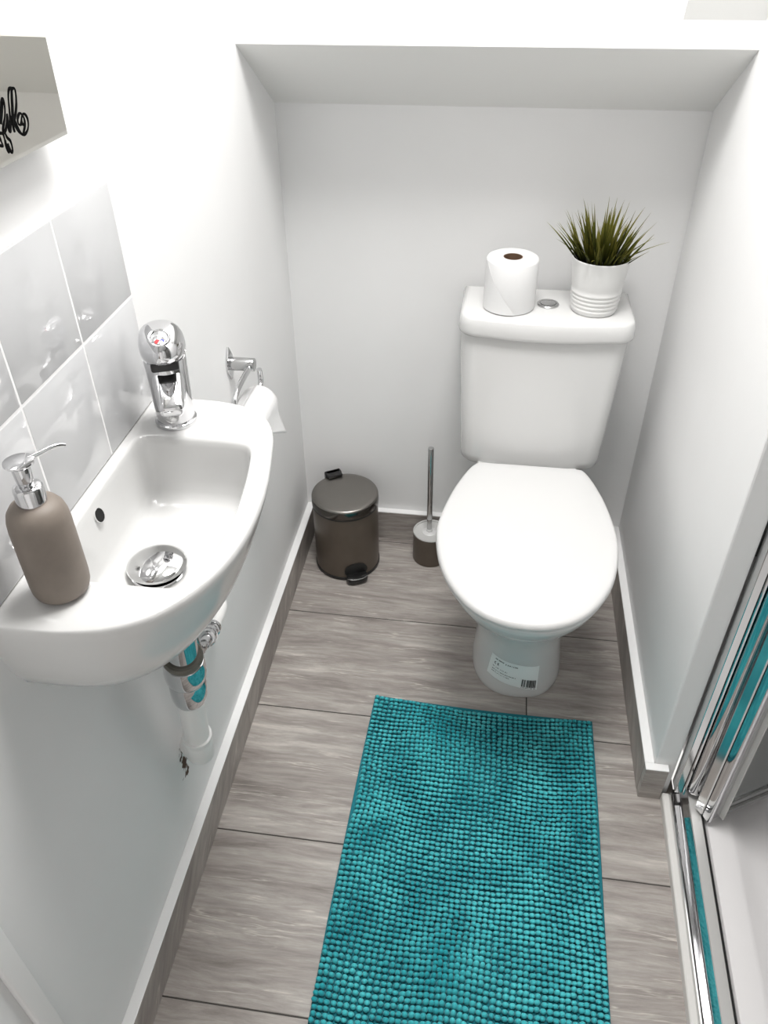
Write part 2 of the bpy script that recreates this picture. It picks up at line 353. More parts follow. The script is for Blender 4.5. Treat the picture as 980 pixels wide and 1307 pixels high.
STROKES = [[(-1.0102, 1.2585), (-1.0024, 1.2635), (-0.9952, 1.2721), (-0.9922, 1.2768), (-0.9889, 1.2785), (-0.988, 1.276), (-0.9891, 1.2709), (-0.9928, 1.2643), (-0.9996, 1.2576), (-1.0018, 1.2527), (-1.0018, 1.2465), (-1.0005, 1.2414), (-1.0008, 1.238), (-1.0026, 1.2398), (-1.003, 1.2441), (-1.0016, 1.2479)], [(-1.0013, 1.2607), (-0.9962, 1.2676), (-0.992, 1.2728), (-0.9893, 1.2779)], [(-1.0111, 1.2547), (-1.0056, 1.2545), (-1.0022, 1.2531), (-0.9992, 1.2535), (-0.9975, 1.249), (-0.9942, 1.2459), (-0.9936, 1.2419), (-0.9945, 1.2379), (-0.9967, 1.2367), (-0.998, 1.2395), (-0.9987, 1.2445)], [(-1.0161, 1.2464), (-1.0116, 1.2457), (-1.0074, 1.2444), (-1.0081, 1.248), (-1.0088, 1.2515), (-1.0099, 1.2544)], [(-0.9992, 1.2535), (-0.9955, 1.2561), (-0.991, 1.2612), (-0.9878, 1.266), (-0.9893, 1.2609), (-0.9909, 1.2558), (-0.99, 1.2519), (-0.9876, 1.2579), (-0.983, 1.2637)], [(-0.9878, 1.266), (-0.9908, 1.2599), (-0.9918, 1.2533), (-0.9901, 1.2517)], [(-0.99, 1.2519), (-0.9868, 1.2577), (-0.9828, 1.2677), (-0.9795, 1.2771), (-0.9759, 1.2825), (-0.9726, 1.2839), (-0.9705, 1.2825), (-0.9751, 1.2717), (-0.9798, 1.2617), (-0.9801, 1.2549), (-0.9772, 1.2495), (-0.9722, 1.2463), (-0.9673, 1.2456), (-0.9611, 1.2482), (-0.9578, 1.2524), (-0.9573, 1.2573), (-0.9606, 1.261), (-0.9649, 1.2602), (-0.9678, 1.2566), (-0.9672, 1.2537), (-0.9653, 1.2529)], [(-0.9834, 1.2504), (-0.9834, 1.2556), (-0.9789, 1.267), (-0.9738, 1.2781), (-0.9707, 1.2822), (-0.9673, 1.283), (-0.9654, 1.2807), (-0.9676, 1.2737), (-0.9723, 1.2664), (-0.9785, 1.2594)], [(-0.9785, 1.2594), (-0.9774, 1.2544), (-0.975, 1.2494), (-0.9714, 1.2465), (-0.9663, 1.25), (-0.9629, 1.2549), (-0.9632, 1.2591), (-0.9665, 1.2627), (-0.9704, 1.2619), (-0.9739, 1.2585), (-0.974, 1.2551), (-0.9708, 1.254), (-0.9675, 1.2565)]]
bm = bmesh.new()
for s in STROKES:
    P = smooth_path([(0.0262, y, z) for y, z in s], 5)
    tube(bm, P, [0.00110 + 0.0003 * math.sin(i * 0.35) for i in range(len(P))], 6)
for v in bm.verts: v.co.x = 0.0263 + (v.co.x - 0.0262) * 0.25 + (v.co.z - 1.228) * 0.009
obj('script_lettering', bm, m_black, mir, label='black flowing script letters on the mirror glass')

# ------------------------------------------------------------------ toilet
toi = thing('toilet', 'white close-coupled toilet with closed seat, standing against the back wall', 'toilet', (0.573, -0.30, 0.0))
XC = 0.569
# pan: sections (z, y_back, y_wide, y_front, half width, exponent)
SEC = [(0.0, -0.10, -0.37, -0.531, 0.106, 2.5, 0.584), (0.012, -0.10, -0.37, -0.533, 0.1075, 2.5, 0.584), (0.03, -0.10, -0.37, -0.531, 0.105, 2.5, 0.584), (0.10, -0.10, -0.37, -0.534, 0.099, 2.4, 0.582), (0.17, -0.09, -0.37, -0.545, 0.098, 2.3, 0.580),
       (0.23, -0.08, -0.39, -0.575, 0.107, 2.2, 0.577), (0.28, -0.07, -0.42, -0.622, 0.130, 2.1, 0.573), (0.33, -0.06, -0.45, -0.674, 0.154, 2.05, 0.570), (0.365, -0.05, -0.46, -0.700, 0.166, 2.05, XC),
       (0.385, -0.05, -0.47, -0.709, 0.1705, 2.05, XC), (0.398, -0.05, -0.47, -0.709, 0.170, 2.05, XC), (0.403, -0.055, -0.47, -0.703, 0.165, 2.05, XC)]
def sec_at(z):
    for i in range(len(SEC) - 1):
        if z <= SEC[i + 1][0]:
            t = (z - SEC[i][0]) / (SEC[i + 1][0] - SEC[i][0]); return [SEC[i][k] + (SEC[i + 1][k] - SEC[i][k]) * t for k in range(7)]
    return SEC[-1]
def pan_ring(s, N=72):
    z, yb, yw, yf, hw, ex, xc = s; out = []
    for i in range(N):
        a = 2 * PI * i / N; ca, sa = math.cos(a), math.sin(a)
        if sa >= 0: e = ex; ly = yw - yf
        else: e = 4.0; ly = yb - yw
        x = xc + hw * math.copysign(abs(ca) ** (2 / e), ca)
        y = yw - math.copysign(abs(sa) ** (2 / e) * ly, sa)
        x = xc + (x - xc) * interp(-y, [0.05, 0.24, 0.30, 0.38, 0.47], [0.80, 0.66, 0.80, 0.94, 1.0])
        out.append(Vector((x, y, z)))
    return out
def front_y(x, z):
    _, yb, yw, yf, hw, ex, xc = sec_at(z); q = min(abs(x - xc) / hw, 0.999)
    return yw - (yw - yf) * (1 - q ** ex) ** (1 / ex)
fine = []
zz = [0, .006, .012, .03, .06, .10, .135, .17, .20, .23, .255, .28, .305, .33, .35, .365, .377, .385, .392, .398, .401, .403]
for z in zz: s = list(sec_at(z)); s[0] = z; fine.append(s)
bm = bmesh.new(); loft(bm, [pan_ring(s) for s in fine]); bowl = obj('bowl', bm, m_ceramic, toi)
# seat and lid
LID = [(-0.2365, 0.03), (-0.2368, 0.06), (-0.2372, 0.09), (-0.2385, 0.110), (-0.244, 0.1185), (-0.262, 0.129), (-0.30, 0.143), (-0.35, 0.1575), (-0.42, 0.171), (-0.48, 0.1765), (-0.545, 0.170), (-0.60, 0.156), (-0.645, 0.135), (-0.68, 0.110), (-0.705, 0.082), (-0.721, 0.050), (-0.728, 0.020)]
LXC = lambda y: interp(y, [-0.73, -0.48, -0.24], [0.566, 0.565, 0.572])
pts = [(LXC(y) + h, y, 0) for y, h in LID] + [(LXC(y) - h, y, 0) for y, h in reversed(LID)]
OUT = smooth_path(pts, 4, True)
def lid_ring(s, z, dome=0.0):
    c = Vector((0.568, -0.47, 0)); return [Vector((c.x + (p.x - c.x) * s, c.y + (p.y - c.y) * s, z)) for p in OUT]
bm = bmesh.new(); loft(bm, [lid_ring(s, z) for s, z in ((0.93, 0.4045), (0.975, 0.4045), (0.985, 0.4065), (0.985, 0.4115), (0.975, 0.413), (0.93, 0.413))]); obj('seat_ring', bm, m_lid, toi)
bm = bmesh.new(); loft(bm, [lid_ring(s, z) for s, z in ((0.95, 0.414), (0.99, 0.414), (1.0, 0.4165), (1.0, 0.421), (0.994, 0.4255), (0.982, 0.4285), (0.96, 0.4302), (0.90, 0.4315), (0.75, 0.4328), (0.5, 0.4338), (0.2, 0.434))]); obj('seat_lid', bm, m_lid, toi, angle=60)
for s in (-1, 1):
    bm = bmesh.new(); cyl(bm, (0.572 + s * 0.072, -0.232, 0.403), (0.572 + s * 0.072, -0.232, 0.4155), 0.009, 20, bev=0.002); obj('seat_hinge', bm, m_steel, toi)
# cistern
def cis_ring(z, xl, xr, yb, yf, bow, r=0.035, N=10):
    """rounded plan: straight back, bowed front"""
    xc = (xl + xr) / 2; hw = (xr - xl) / 2; out = []
    def fy(x): return yf + bow * ((x - xc) / hw) ** 2
    out.append(Vector((xl, yb, z)))
    for i in range(N + 1):       # front-left corner
        a = PI + (PI / 2) * i / N
        out.append(Vector((xl + r + r * math.cos(a), fy(xl + r) + r + r * math.sin(a), z)))
    for i in range(1, 16):
        x = xl + r + (xr - xl - 2 * r) * i / 16; out.append(Vector((x, fy(x), z)))
    for i in range(N + 1):
        a = 1.5 * PI + (PI / 2) * i / N
        out.append(Vector((xr - r + r * math.cos(a), fy(xr - r) + r + r * math.sin(a), z)))
    out.append(Vector((xr, yb, z)))
    return out
bm = bmesh.new()
rg = []
for z, xl, xr, yf in ((0.392, .432, .712, -.194), (0.395, .424, .720, -.203), (0.403, .419, .726, -.209), (0.42, .4165, .7285, -.2115), (0.50, .4125, .7335, -.207), (0.58, .4085, .739, -.201), (0.64, .405, .743, -.197), (0.706, .402, .747, -.194)):
    rg.append(cis_ring(z, xl, xr, -0.022, yf, 0.018, 0.035))
loft(bm, rg); cist = obj('cistern', bm, m_ceramic, toi)
bm = bmesh.new(); rg = []
for z, d in ((0.7035, -0.006), (0.7035, -0.001), (0.706, 0.001), (0.712, 0.0025), (0.730, 0.0010), (0.7385, -0.0008), (0.7418, -0.0026), (0.7438, -0.0055), (0.7448, -0.0100), (0.745, -0.016)):
    rg.append(cis_ring(z, .400 - d, .752 + d, -0.021 + min(d, 0) * .6, -.2055 - d, 0.020, 0.038))
loft(bm, rg); obj('cistern_lid', bm, m_ceramic, cist, angle=60)
bm = bmesh.new(); bx_, by_ = 0.578, -0.108
lathe(bm, [(0.0225, 0.745), (0.0225, 0.7475), (0.021, 0.7490), (0.0175, 0.7492), (0.0165, 0.7478), (0.0160, 0.7478)], (bx_, by_, 0), 40, True, False)
for s in (-1, 1):       # two halves of the dual button
    ring = [(bx_ + 0.0157 * math.cos(a), by_ + s * 0.0008 + s * 0.0157 * abs(math.sin(a)) * 0.98) for a in [PI * i / 16 for i in range(17)]]
    hh = 0.7500 if s < 0 else 0.7488
    loft(bm, [[Vector((x, y, 0.7470)) for x, y in ring], [Vector((x, y, hh)) for x, y in ring], [Vector((bx_ + (x - bx_) * .92, by_ + s * .001 + (y - by_ - s * .001) * .92, hh + .0006)) for x, y in ring]])
obj('flush_button', bm, m_steel, toi, label='round chrome flush button')
# sticker on the foot of the bowl
TL, TR, BR, BL = (0.5238, 0.1225), (0.6265, 0.1035), (0.6290, 0.024), (0.5165, 0.051)
def sp(u, v, off=0.0009):
    x = (TL[0] * (1 - u) + TR[0] * u) * (1 - v) + (BL[0] * (1 - u) + BR[0] * u) * v
    z = (TL[1] * (1 - u) + TR[1] * u) * (1 - v) + (BL[1] * (1 - u) + BR[1] * u) * v
    return Vector((x, front_y(x, z) - off, z))
def patch(bm, u0, v0, u1, v1, off, nu=1, nv=1):
    g = [[bm.verts.new(sp(u0 + (u1 - u0) * i / nu, v0 + (v1 - v0) * j / nv, off)) for i in range(nu + 1)] for j in range(nv + 1)]
    for j in range(nv):
        for i in range(nu): bm.faces.new((g[j][i], g[j][i + 1], g[j + 1][i + 1], g[j + 1][i]))
bm = bmesh.new(); patch(bm, 0, 0, 1, 1, 0.0010, 24, 14); stk = obj('paper_sticker', bm, m_sticker, bowl, label='white printed sticker with barcode')
bm = bmesh.new(); random.seed(11)
def marks(v, u0, u1, h):
    u = u0
    while u < u1:
        wd = random.choice([0.008, 0.012, 0.016]); 
        if random.random() < 0.8: patch(bm, u, v, u + wd, v + 1.5 * h * random.uniform(.7, 1.0), 0.0016)
        u += wd + random.choice([0.006, 0.006, 0.018])
marks(0.10, 0.07, 0.26, 0.045); marks(0.13, 0.30, 0.58, 0.045); marks(0.49, 0.07, 0.38, 0.03); marks(0.62, 0.07, 0.55, 0.025); marks(0.72, 0.07, 0.42, 0.022)
marks(0.945, 0.68, 0.95, 0.02)
# CE mark from two arcs and three bars
def arcmark(cu, cv, ru, rv):
    for i in range(10):
        a0 = PI * (0.5 + i / 10); a1 = PI * (0.5 + (i + 1) / 10); q = []
        for a, s in ((a0, 1), (a1, 1), (a1, .55), (a0, .55)): q.append(bm.verts.new(sp(cu + ru * s * math.cos(a), cv - rv * s * math.sin(a), 0.0016)))
        bm.faces.new(q)
arcmark(0.115, 0.33, 0.03, 0.06); arcmark(0.175, 0.33, 0.03, 0.06); patch(bm, 0.148, 0.32, 0.172, 0.34, 0.0016)
u = 0.68
for wd, gp in ((.022, .008), (.010, .012), (.020, .022), (.008, .008), (.022, .006), (.010, .008), (.026, .006), (.018, .005), (.012, .006), (.020, .006), (.008, .006), (.016, .008)):
    patch(bm, u, 0.60, u + wd, 0.92, 0.0016); u += wd + gp
for v in bm.verts: pass
obj('printed_marks', bm, m_ink, bowl, smooth=False, label='small black print, CE mark and barcode')

# ------------------------------------------------------------------ toilet roll on the cistern
def roll_shape(bm, c, r, rc, z0, z1):
    lathe(bm, [(rc, z0 + .001), (r - .004, z0), (r - .001, z0 + .0015), (r, z0 + .005), (r * 1.004, (z0 + z1) / 2), (r, z1 - .006), (r - .002, z1 - .002), (r - .006, z1), (rc + .01, z1 - .0015), (rc, z1 - .001)], c, 56, False, False)
tr = thing('toilet_roll', 'full white toilet roll standing on the cistern lid beside the flush button', 'toilet roll', (0.497, -0.125, 0.745))
bm = bmesh.new(); roll_shape(bm, (0.497, -0.125, 0), 0.0525, 0.0195, 0.7452, 0.850)
obj('paper', bm, m_paper, tr)
# loose end of the sheet: a curved leaf hugging the roll with a slanted edge
bm = bmesh.new(); g0, g1 = [], []
for i in range(21):
    a = math.radians(195 + 87 * i / 20); t = i / 20
    lo = 0.7475; hi = 0.8465 - 0.097 * max(0, (t - 0.10)) / 0.90
    rr = 0.0532 + 0.0006 * t
    for g, r0 in ((g0, rr), (g1, rr + .0007)): g.append((Vector((0.497 + r0 * math.cos(a), -0.125 + r0 * math.sin(a), lo)), Vector((0.497 + r0 * math.cos(a), -0.125 + r0 * math.sin(a), max(hi, lo + .0005)))))
loft(bm, [[g0[i][0], g0[i][1], g1[i][1], g1[i][0]] for i in range(21)])
obj('loose_sheet', bm, m_paper, tr)
bm = bmesh.new(); lathe(bm, [(0.0178, 0.7465), (0.0196, 0.7465), (0.0196, 0.8488), (0.0178, 0.8488)], (0.497, -0.125, 0), 32, False, False); R = None
bm.verts.ensure_lookup_table()
loft(bm, [[Vector((0.497 + 0.0178 * math.cos(2 * PI * i / 32), -0.125 + 0.0178 * math.sin(2 * PI * i / 32), z)) for i in range(32)] for z in (0.8488, 0.7465)], False, True)
obj('cardboard_core', bm, m_core, tr, label='brown cardboard tube')

# ------------------------------------------------------------------ potted grass
pl = thing('potted_plant', 'green grass-like plant in a ribbed white pot on the cistern', 'plant', (0.669, -0.121, 0.745))
PC = (0.669, -0.121, 0)
bm = bmesh.new(); pr = [(0.040, 0.7452), (0.0435, 0.7458), (0.0455, 0.749)]
for k in range(5):
    z = 0.752 + k * 0.0085; r = interp(z, [0.745, 0.856], [0.0455, 0.0565]); pr += [(r - .0004, z), (r + .0011, z + .0025), (r + .0011, z + .0045), (r - .0004, z + .007)]
pr += [(interp(z, [0.745, 0.856], [0.0455, 0.0565]), z) for z in (0.80, 0.82, 0.84, 0.852)] + [(0.0568, 0.855), (0.0560, 0.8565), (0.0545, 0.855), (0.0530, 0.845), (0.050, 0.82)]
lathe(bm, pr, PC, 64, True, True); obj('pot', bm, m_pot, pl, angle=50)
bm = bmesh.new(); lathe(bm, [(0.0515, 0.836), (0.0515, 0.838), (0.03, 0.843), (0.001, 0.845)], PC, 32); obj('soil', bm, m_soil, pl)
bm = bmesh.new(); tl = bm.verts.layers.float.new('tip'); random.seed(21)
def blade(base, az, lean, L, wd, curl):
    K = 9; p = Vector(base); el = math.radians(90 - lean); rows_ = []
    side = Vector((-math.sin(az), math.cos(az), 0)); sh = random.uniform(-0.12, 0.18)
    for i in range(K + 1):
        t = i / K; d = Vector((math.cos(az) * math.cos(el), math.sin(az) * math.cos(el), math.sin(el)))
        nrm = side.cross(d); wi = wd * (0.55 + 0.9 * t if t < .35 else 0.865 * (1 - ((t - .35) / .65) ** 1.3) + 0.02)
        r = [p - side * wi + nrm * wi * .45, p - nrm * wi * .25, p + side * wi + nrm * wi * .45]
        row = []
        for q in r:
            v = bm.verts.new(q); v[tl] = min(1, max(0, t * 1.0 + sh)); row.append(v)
        rows_.append(row); p = p + d * (L / K); el -= math.radians(curl) / K
    for i in range(K):
        for j in range(2): bm.faces.new((rows_[i][j], rows_[i][j + 1], rows_[i + 1][j + 1], rows_[i + 1][j]))
for k in range(135):
    rr = 0.043 * math.sqrt(random.random()); a = random.uniform(0, 2 * PI)
    bx0 = (PC[0] + rr * math.cos(a), PC[1] + rr * math.sin(a), 0.840)
    lean = 4 + 40 * (rr / 0.043) ** 1.4 * random.uniform(0.3, 1.0)
    L = random.choice([random.uniform(0.05, 0.085), random.uniform(0.08, 0.122)]) * (1.12 - 0.25 * rr / 0.043)
    blade(bx0, a + random.uniform(-.4, .4), lean, L, random.uniform(0.0026, 0.0046), random.uniform(0, 24))
for az, lean, L, cu in ((math.radians(-4), 52, 0.105, 22), (math.radians(8), 46, 0.085, 18), (math.radians(170), 50, 0.075, 18), (math.radians(180), 38, 0.098, 10), (math.radians(155), 30, 0.105, 8), (math.radians(0), 34, 0.105, 6), (math.radians(20), 30, 0.11, 6),
                        (math.radians(100), 3, 0.125, 2), (math.radians(60), 8, 0.122, 5), (math.radians(150), 12, 0.115, 3), (math.radians(30), 14, 0.118, 3), (math.radians(200), 16, 0.11, 3), (math.radians(-60), 30, 0.07, 40), (math.radians(-110), 34, 0.06, 60), (math.radians(-80), 5, 0.11, 6)):
    blade((PC[0] + 0.03 * math.cos(az) * min(1, lean / 30), PC[1] + 0.03 * math.sin(az) * min(1, lean / 30), 0.842), az, lean, L, 0.0024, cu)
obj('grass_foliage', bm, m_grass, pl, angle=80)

# ------------------------------------------------------------------ pedal bin
BX, BY = 0.131, -0.121
bn = thing('pedal_bin', 'small brown pedal bin with brushed steel lid in the back corner', 'bin', (BX, BY, 0.0))
bm = bmesh.new(); lathe(bm, [(0.0835, 0.002), (0.0855, 0.004), (0.0855, 0.010), (0.0842, 0.0105)], (BX, BY, 0), 64); obj('base_ring', bm, m_dark, bn)
bm = bmesh.new(); lathe(bm, [(0.082, 0.010), (0.0838, 0.0105), (0.0838, 0.196), (0.082, 0.1965)], (BX, BY, 0), 64); obj('body', bm, m_binbody, bn)
bm = bmesh.new(); lathe(bm, [(0.0825, 0.1965), (0.0850, 0.1970), (0.0850, 0.2015), (0.0825, 0.202)], (BX, BY, 0), 64); obj('rim_band', bm, m_dark, bn)
bm = bmesh.new(); lathe(bm, [(0.082, 0.2022), (0.0855, 0.2024), (0.0858, 0.205), (0.0850, 0.2225), (0.0835, 0.2255), (0.0805, 0.2272), (0.070, 0.2285), (0.040, 0.2295), (0.005, 0.230)], (BX, BY, 0), 72)
o = obj('lid', bm, [m_binlid, m_bindark], bn, angle=50)
for p in o.data.polygons:
    c = p.center + Vector((BX, BY, 0)); 
    if abs(p.normal.z) < 0.35: p.material_index = 1
ha = math.radians(121)      # hinge bracket at the back-left
hd = Vector((math.cos(ha), math.sin(ha), 0)); hs_ = Vector((-hd.y, hd.x, 0))
bm = bmesh.new(); t = bmesh.new(); box(t, (-0.022, 0.078, 0.17), (0.022, 0.096, 0.236), 0.004, 3)
M = Matrix.Translation((BX, BY, 0)) @ Matrix.Rotation(ha - PI / 2, 4, 'Z'); merge(bm, t, 0, M); t = bmesh.new(); box(t, (-0.020, 0.066, 0.2285), (0.020, 0.094, 0.236), 0.003, 2); merge(bm, t, 0, M)
obj('hinge_bracket', bm, m_dark, bn)
pa = math.radians(-65)
M = Matrix.Translation((BX, BY, 0)) @ Matrix.Rotation(pa + PI / 2, 4, 'Z')
bm = bmesh.new(); rg = []
N = 26
def ped(z, s, wd=0.028, ln=0.030):
    out = []
    for i in range(N):
        a = 2 * PI * i / N; x = wd * s * math.cos(a); y = -0.088 - ln * 0.5 * s * math.sin(a) * 1.0
        out.append(M @ Vector((math.copysign(abs(math.cos(a)) ** .6, math.cos(a)) * wd * s, -0.094 - math.copysign(abs(math.sin(a)) ** .6, math.sin(a)) * ln * .5 * s, z)))
    return out
loft(bm, [ped(z, s) for z, s in ((0.005, .85), (0.008, .95), (0.018, 1.0), (0.023, .97), (0.025, .85))]); pd_ = obj('pedal', bm, m_dark, bn, label='black pedal')
bm = bmesh.new(); rg = []
P = []
for i in range(15):
    a = PI * (0.12 + 0.76 * i / 14); P.append(M @ Vector((math.cos(a) * 0.027, -0.094 - math.sin(a) ** .7 * 0.0155, 0.0225)))
tube(bm, P, 0.0012, 8); obj('pedal_trim', bm, m_steel, pd_)
bm = bmesh.new(); t = bmesh.new()
lathe(t, [(0.031, 0), (0.031, 0.003), (0.028, 0.004)], n=32); 
for v in t.verts: v.co = M @ Vector((v.co.x, -0.0832 - v.co.z * .6, 0.034 + v.co.y * 0.72))
for v in t.verts:
    pass
merge(bm, t); obj('pedal_recess', bm, m_dark, bn)

# ------------------------------------------------------------------ toilet brush
TX, TY = 0.350, -0.080
tb = thing('toilet_brush', 'slim metal toilet brush in a brown cup between bin and toilet', 'toilet brush', (TX, TY, 0.0))
bm = bmesh.new(); lathe(bm, [(0.043, 0.001), (0.046, 0.002), (0.0465, 0.006), (0.0465, 0.088), (0.0445, 0.089), (0.0435, 0.088), (0.0435, 0.07)], (TX, TY, 0), 56, True, True); cup = obj('cup', bm, m_binbody, tb)
bm = bmesh.new(); lathe(bm, [(0.0437, 0.0875), (0.0468, 0.0888), (0.0470, 0.0905), (0.0462, 0.0918), (0.0435, 0.0905), (0.0432, 0.086), (0.036, 0.0845), (0.020, 0.0842)], (TX, TY, 0), 56); obj('cup_liner', bm, m_greyplastic, cup, label='pale plastic rim and insert')
bm = bmesh.new(); lathe(bm, [(0.018, 0.0842), (0.0185, 0.0875), (0.016, 0.0895), (0.0085, 0.0905), (0.008, 0.097), (0.0065, 0.0975)], (0.346, TY, 0), 32); obj('brush_collar', bm, m_lid, tb)
bm = bmesh.new(); hp = Vector((0.346, TY, 0.0)); 
cyl(bm, hp + Vector((0, 0, .0905)), hp + Vector((-.0005, 0, .13)), 0.0068, 20); cyl(bm, hp + Vector((-.0005, 0, .13)), hp + Vector((-.003, 0, .352)), 0.0072, 20, bev=.0012)
obj('handle', bm, m_steel, tb)
bm = bmesh.new(); box(bm, (0.323, -0.1015, 0.0845), (0.332, -0.0995, 0.0856), 0.0004, 1); obj('drain_slot', bm, m_dark, cup)

# ------------------------------------------------------------------ basin
BCX, BCY = 0.095, -1.010
ba = thing('wash_basin', 'small white wall-hung ceramic basin below the tiles', 'basin', (0.0, BCY, 0.70))
OUTER = [(0.0, -0.780), (0.05, -0.7785), (0.10, -0.7800), (0.145, -0.792), (0.174, -0.815), (0.192, -0.850), (0.203, -0.90), (0.2125, -0.955), (0.2165, -1.01), (0.2145, -1.065), (0.205, -1.115), (0.186, -1.158), (0.158, -1.193), (0.122, -1.214), (0.08, -1.2235), (0.04, -1.2255), (0.0, -1.226)]
INNER = [(0.024, -0.884), (0.06, -0.879), (0.12, -0.878), (0.155, -0.880), (0.168, -0.886), (0.1755, -0.90), (0.183, -0.94), (0.1885, -0.985), (0.1915, -1.03), (0.189, -1.075), (0.182, -1.11), (0.174, -1.135), (0.166, -1.146), (0.152, -1.1495), (0.11, -1.150), (0.06, -1.149), (0.040, -1.145), (0.030, -1.132), (0.024, -1.10), (0.020, -1.03), (0.019, -0.96), (0.020, -0.91)]
def dense(P, k=8, closed=False): return [(p.x, p.y) for p in smooth_path([(x, y, 0) for x, y in P], k, closed)]
outer = dense(OUTER, 8); inner = dense(INNER, 8, True)
def ray_poly(poly, c, a):
    d = (math.cos(a), math.sin(a)); best = None; n_ = len(poly)
    for i in range(n_):
        (x0, y0), (x1, y1) = poly[i], poly[(i + 1) % n_]
        ex, ey = x1 - x0, y1 - y0; den = d[0] * ey - d[1] * ex
        if abs(den) < 1e-12: continue
        t = ((x0 - c[0]) * ey - (y0 - c[1]) * ex) / den; s = ((x0 - c[0]) * d[1] - (y0 - c[1]) * d[0]) / den
        if t > 0 and -1e-9 <= s <= 1 + 1e-9 and (best is None or t > best): best = t
    return (c[0] + d[0] * best, c[1] + d[1] * best)
angs = sorted([2 * PI * i / 150 - PI for i in range(150)] + [math.atan2(y - BCY, x - BCX) for x, y in ((0, -0.780), (0, -1.226))])
ro = [ray_poly(outer, (BCX, BCY), a) for a in angs]; ri = [ray_poly(inner, (BCX, BCY), a) for a in angs]
RZ = 0.865
def o_ring(sx, sy, z, cy=BCY): return [Vector((max(0.0, x * sx), cy + (y - cy) * sy, z)) for x, y in ro]
def i_ring(s, z, cx=0.095, cy=-1.015, sy=None): return [Vector((cx + (x - cx) * s, cy + (y - cy) * (sy or s), z)) for x, y in ri]
def mix(a, b_, t): return [p.lerp(q, t) for p, q in zip(a, b_)]
A_ = o_ring(0.985, 0.99, RZ); B_ = i_ring(1.045, RZ)
rings = [o_ring(0.40, 0.50, 0.705), o_ring(0.56, 0.66, 0.712), o_ring(0.70, 0.79, 0.730), o_ring(0.80, 0.88, 0.752), o_ring(0.865, 0.93, 0.775), o_ring(0.915, 0.96, 0.80), o_ring(0.955, 0.98, 0.825), o_ring(0.985, 0.993, 0.845), o_ring(1.0, 1.0, 0.857), o_ring(0.998, 0.999, 0.861), o_ring(0.993, 0.996, 0.8635), A_,
         mix(A_, B_, 0.35), mix(A_, B_, 0.75), B_, i_ring(1.015, 0.8640), i_ring(0.997, 0.8605), i_ring(0.985, 0.853), i_ring(0.965, 0.83), i_ring(0.94, 0.806), i_ring(0.905, 0.789), i_ring(0.85, 0.7795), i_ring(0.76, 0.7745), i_ring(0.58, 0.7715)]
DR = (0.086, -1.030)
def circ(r, z): return [Vector((DR[0] + r * math.cos(a), DR[1] + r * math.sin(a), z)) for a in angs]
rings += [mix(i_ring(0.40, 0.7700), circ(0.040, 0.7700), 0.6), circ(0.031, 0.7692), circ(0.024, 0.7675), circ(0.022, 0.752)]
bm = bmesh.new(); loft(bm, rings, True, True); obj('bowl', bm, m_ceramic, ba, angle=70)
# overflow
ov = Vector((0.0225, -1.020, 0.842))
bm = bmesh.new(); M = axis_matrix(ov, (1, 0, 0.35)); lathe(bm, [(0.0085, 0.0), (0.0085, 0.0012), (0.001, 0.0012)], n=28, M=M); obj('overflow_hole', bm, m_void, ba, label='dark round overflow hole')
bm = bmesh.new(); lathe(bm, [(0.0085, 0.0), (0.0096, 0.0), (0.0094, 0.0013), (0.0086, 0.0015)], n=32, M=M, cap0=False, cap1=False); obj('overflow_rim', bm, m_ceramic, ba)
# domed plug
bm = bmesh.new(); c = (DR[0], DR[1], 0)
lathe(bm, [(0.014, 0.756), (0.014, 0.7775), (0.030, 0.7785), (0.0350, 0.7795), (0.0362, 0.7812), (0.0352, 0.7832), (0.030, 0.7862), (0.022, 0.7888), (0.012, 0.7906), (0.001, 0.7912)], c, 56); obj('plug', bm, m_plug, ba, label='domed chrome pop-up plug')
bm = bmesh.new(); lathe(bm, [(0.021, 0.7685), (0.0325, 0.7690), (0.0330, 0.7705), (0.031, 0.7718), (0.021, 0.7705)], c, 48); obj('waste_flange', bm, m_chrome, ba)

# ------------------------------------------------------------------ tap
TXY = Vector((0.057, -0.838, 0)); TA = math.radians(-68)      # spout direction
tp = thing('basin_tap', 'chunky chrome mono mixer tap on the far deck of the basin', 'tap', (TXY.x, TXY.y, RZ))
TF = Vector((math.cos(TA), math.sin(TA), 0)); TS = Vector((-TF.y, TF.x, 0))
def tw(f, s, z): return Vector((TXY.x + TF.x * f + TS.x * s, TXY.y + TF.y * f + TS.y * s, z))
bm = bmesh.new(); lathe(bm, [(0.022, RZ - 0.0005), (0.0272, RZ), (0.0279, RZ + .003), (0.0272, RZ + .0055), (0.0255, RZ + .0062), (0.0248, RZ + .0075)], (TXY.x, TXY.y, 0), 48); obj('base_ring', bm, m_chrome, tp)
bm = bmesh.new(); lathe(bm, [(0.0244, RZ + .0072), (0.0248, RZ + .010), (0.0254, RZ + .045), (0.0262, RZ + .075), (0.0268, RZ + .092), (0.0265, RZ + .0945), (0.0235, RZ + .096)], (TXY.x, TXY.y, 0), 56); body = obj('body', bm, m_chrome, tp)
